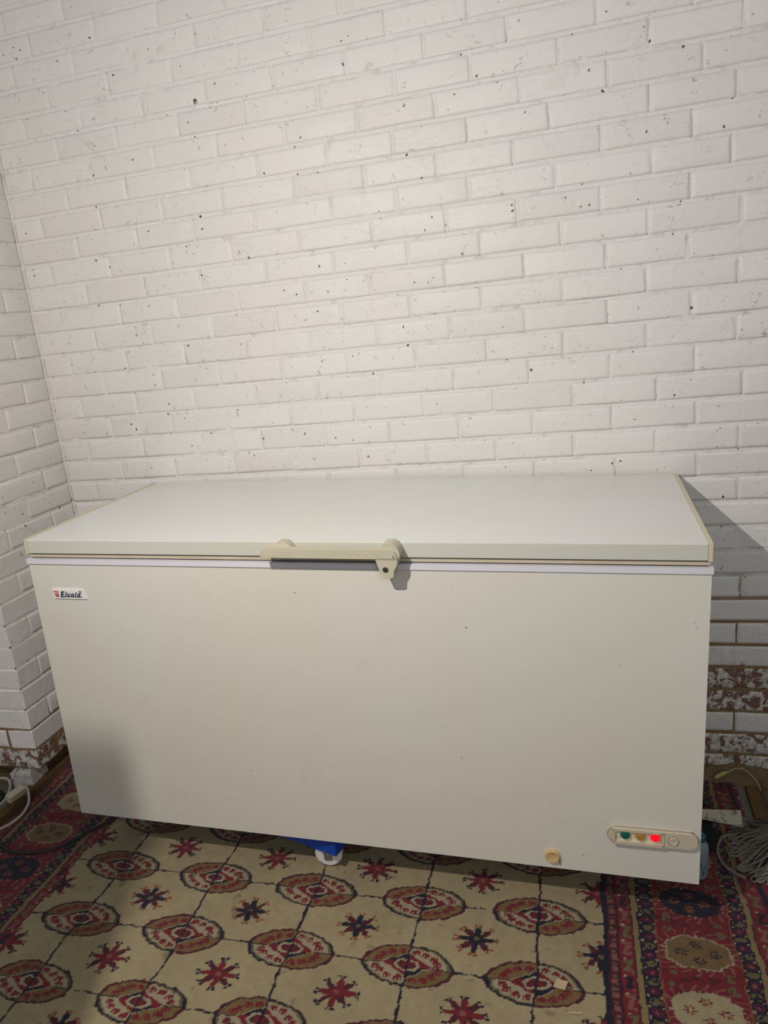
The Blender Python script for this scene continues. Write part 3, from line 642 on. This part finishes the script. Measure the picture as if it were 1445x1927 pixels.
tag(tube('power_cable', [(0.030, -0.685, 0.0165), (0.089, -0.716, 0.0165), (0.144, -0.739, 0.0165), (0.196, -0.739, 0.0165), (0.256, -0.720, 0.0165), (0.294, -0.683, 0.0165), (0.325, -0.638, 0.0165), (0.36, -0.579, 0.0165), (0.48, -0.42, 0.0165), (0.70, -0.25, 0.0165)], 0.0045, M_CORDK), 'black power cable curving over the rug border and under the freezer', 'cable')

# ------------------------------------------------------------------ clutter on the right
bt = empty('detergent_bottle', (2.1025, -0.490, 0.0125)); tag(bt, 'cloudy plastic bottle with teal label beside the freezer corner', 'bottle')
lathe('bottle_body', [(0.013, 0.0), (0.019, 0.004), (0.021, 0.014), (0.021, 0.085), (0.018, 0.100), (0.011, 0.108), (0.010, 0.114)], M_CLOUDY, bt)
lathe('bottle_cap', [(0.0125, 0.110), (0.0125, 0.124), (0.010, 0.127)], M_TEAL, bt)
bm = bmesh.new()
V = []
for (ang, z) in [(-150, 0.088), (-100, 0.088), (-30, 0.088), (-40, 0.060), (-62, 0.045), (-70, 0.018), (-76, 0.018), (-84, 0.045), (-110, 0.060)]:
    V.append(bm.verts.new((0.0215 * math.cos(R(ang)), 0.0215 * math.sin(R(ang)), z * 0.95)))
bm.faces.new(V); bmesh.ops.triangulate(bm, faces=bm.faces); fin('label_sticker', bm, M_TEAL, bt)

mp = empty('mop_head', (2.365, -0.375, 0.0)); tag(mp, 'grey cotton string mop head spread over the rug edge', 'mop')
bm = bmesh.new(); r = random.Random(21)
for i in range(190):
    a = R(r.uniform(118, 250)); L = r.uniform(0.09, 0.175); lay = r.uniform(0.012, 0.055)
    if 150 < math.degrees(a) < 215: L = r.uniform(0.11, 0.165)
    k = r.uniform(-0.5, 0.5); pts = []
    for s in range(6):
        t = s / 5; aa = a + k * t * t
        pts.append((L * t * math.cos(aa) + r.uniform(-1, 1) * 0.006 * t, L * t * math.sin(aa) * 0.95 + r.uniform(-1, 1) * 0.006 * t, 0.016 + lay * math.sin(math.pi * min(1, 0.25 + t * 0.78)) * (1 - 0.35 * t) + (0.028 - 0.028 * t)))
    if i % 3 == 0:   # looped end
        e = pts[-1]; b = Vector((math.cos(a + k), math.sin(a + k), 0)); c = Vector((-b.y, b.x, 0)); p = Vector(e)
        pts += [tuple(p + b * 0.015 + c * 0.006), tuple(p + b * 0.012 + c * 0.016), tuple(p - b * 0.03 + c * 0.014)]
    add_tube(bm, pts, 0.0027, 5)
tag(fin('strands', bm, M_YARN, mp, True), kind='stuff')
tube('loose_strand', [(-0.145, 0.050, 0.022), (-0.178, 0.046, 0.0175), (-0.200, 0.006, 0.0165), (-0.204, -0.036, 0.0165), (-0.193, -0.074, 0.0165), (-0.173, -0.096, 0.0165), (-0.150, -0.110, 0.0165)], 0.0042, M_YARN, mp)
lathe('socket', [(0.016, 0.0), (0.022, 0.006), (0.022, 0.030), (0.014, 0.036), (0.012, 0.036)], M_PURPLE, mp, 'z', 20, (0.006, -0.01, 0.036))
tag(fin('rag', (lambda b: (bmesh.ops.create_icosphere(b, subdivisions=3, radius=1.0), [setattr(v, 'co', Vector((v.co.x * 0.046, v.co.y * 0.065, max(-0.016, v.co.z * 0.026))) * (1 + 0.30 * math.sin(9 * v.co.x + 4 * v.co.y) * math.cos(7 * v.co.y + 5 * v.co.z))) for v in b.verts], b)[2])(bmesh.new()), M_RAG, None, True), 'crumpled black rag on the rug between the bottle and the mop', 'rag').location = (2.118, -0.345, 0.0285)
bl = prism('scraper_blade', [(-0.070, -0.012), (0.062, -0.028), (0.066, 0.022), (-0.070, 0.014)], -0.0012, 0.0012, M_BLADE)
bl.location = (2.172, -0.300, 0.0600); bl.rotation_euler = (R(-68), R(2), R(4)); tag(bl, 'pale paint spattered flat scraper blade lying over the black rag', 'scraper')
lf = bmesh.new(); V = [lf.verts.new(p) for p in ((-0.030, -0.006, 0), (-0.022, -0.010, 0.002), (0.012, -0.003, 0.004), (0.030, 0.006, 0.001), (0.008, 0.008, 0.003), (-0.022, 0.001, 0.004))]
lf.faces.new(V); o = fin('leaf_scrap', lf, M_LEAF); o.location = (2.222, -0.062, 0.034); o.rotation_euler = (0.4, 0, R(25)); sm = o.modifiers.new('thickness', 'SOLIDIFY'); sm.thickness = 0.0012
tag(o, 'yellow green leaf scrap on the rubble by the wall', 'leaf')
tag(tube('wire', [(2.240, -0.055, 0.040), (2.262, -0.050, 0.052), (2.290, -0.058, 0.052), (2.315, -0.085, 0.036), (2.325, -0.100, 0.014)], 0.0012, M_CORD, None, 6), 'thin bent pale wire curving over the flat timber batten', 'wire')
gb = empty('glass_bottle', (2.352, -0.175, 0.0)); tag(gb, 'small dark green glass bottle with white cap behind the mop', 'bottle')
lathe('bottle_body', [(0.016, 0.0), (0.021, 0.003), (0.022, 0.050), (0.012, 0.066), (0.009, 0.078)], M_GLASS, gb)
lathe('bottle_cap', [(0.0095, 0.076), (0.0095, 0.092), (0.008, 0.094)], M_WHITE, gb)

# ------------------------------------------------------------------ added lamp stand, out of view on the left; its flap shades the freezer
LP = Vector((0.95, -1.85, 2.06)); AX = (Vector((1.42, -0.25, 1.0)) - LP).normalized()
wl = empty('key_lamp', (0.95, -2.12, 0.0)); tag(wl, 'added unseen lamp on a thin black tripod, with a flap shading the freezer corner', 'lamp')
lathe('pole', [(0.011, 0.10), (0.011, 1.20), (0.008, 1.20), (0.008, 2.06)], M_DARK, wl, 'z', 12)
for t in (90, 210, 330): tube('leg', [(0, 0, 0.30), (0.10 * math.cos(R(t)), 0.10 * math.sin(R(t)), 0.14), (0.20 * math.cos(R(t)), 0.20 * math.sin(R(t)), 0.008)], 0.008, M_DARK, wl)
hs = lathe('lamp_housing', [(0.020, -0.150), (0.034, -0.145), (0.040, -0.030), (0.046, -0.004)], M_DARK, wl, 'z', 20)
hs.location = LP - wl.location; hs.rotation_euler = AX.to_track_quat('Z', 'Y').to_euler()
tube('bracket', [(0, 0, 2.05), (0.0, 0.06, 2.10), tuple(LP - AX * 0.10 - wl.location)], 0.006, M_DARK, wl)
CA = LP + 0.13 * (Vector((0.571, -0.672, 0.371)) - LP) - wl.location
bdr = box('shadow_flap', CA.x - 0.17, CA.x, CA.y, CA.y + 0.0015, CA.z - 0.30, CA.z, M_DARK, wl)  # added blocker: throws the soft shadow on the freezer's lower left
tube('flap_arm', [tuple(LP - AX * 0.01 - wl.location + Vector((-0.045, 0, 0))), (CA.x - 0.12, CA.y - 0.06, CA.z + 0.02), (CA.x - 0.13, CA.y, CA.z - 0.01)], 0.003, M_DARK, wl)

# ------------------------------------------------------------------ scraps on the rug
def scrap(name, loc, sx, sy, rz, mat, label, cat):
    bm = bmesh.new(); add_box(bm, -sx, sx, -sy, sy, 0, 0.0012)
    for v in bm.verts: v.co.z += 0.003 * (v.co.x / sx) ** 2 * (1 if v.co.y > 0 else 0.3); v.co.x += 0.15 * v.co.y
    o = fin(name, bm, mat); o.location = loc; o.rotation_euler = (0, 0, rz); return tag(o, label, cat)
M_PAPER = simple('tan_paper', (0.42, 0.31, 0.18), 0.8, var=0.08)
scrap('paper_scrap', (1.7643, -0.8885, 0.0115), 0.013, 0.011, -0.15, M_PAPER, 'small square tan paper scrap lying on a rug medallion', 'paper')
scrap('wood_splinter', (1.7967, -0.9539, 0.0115), 0.013, 0.0014, 0.1, M_PAPER, 'thin pale wood splinter lying on the cream rug field', 'splinter')
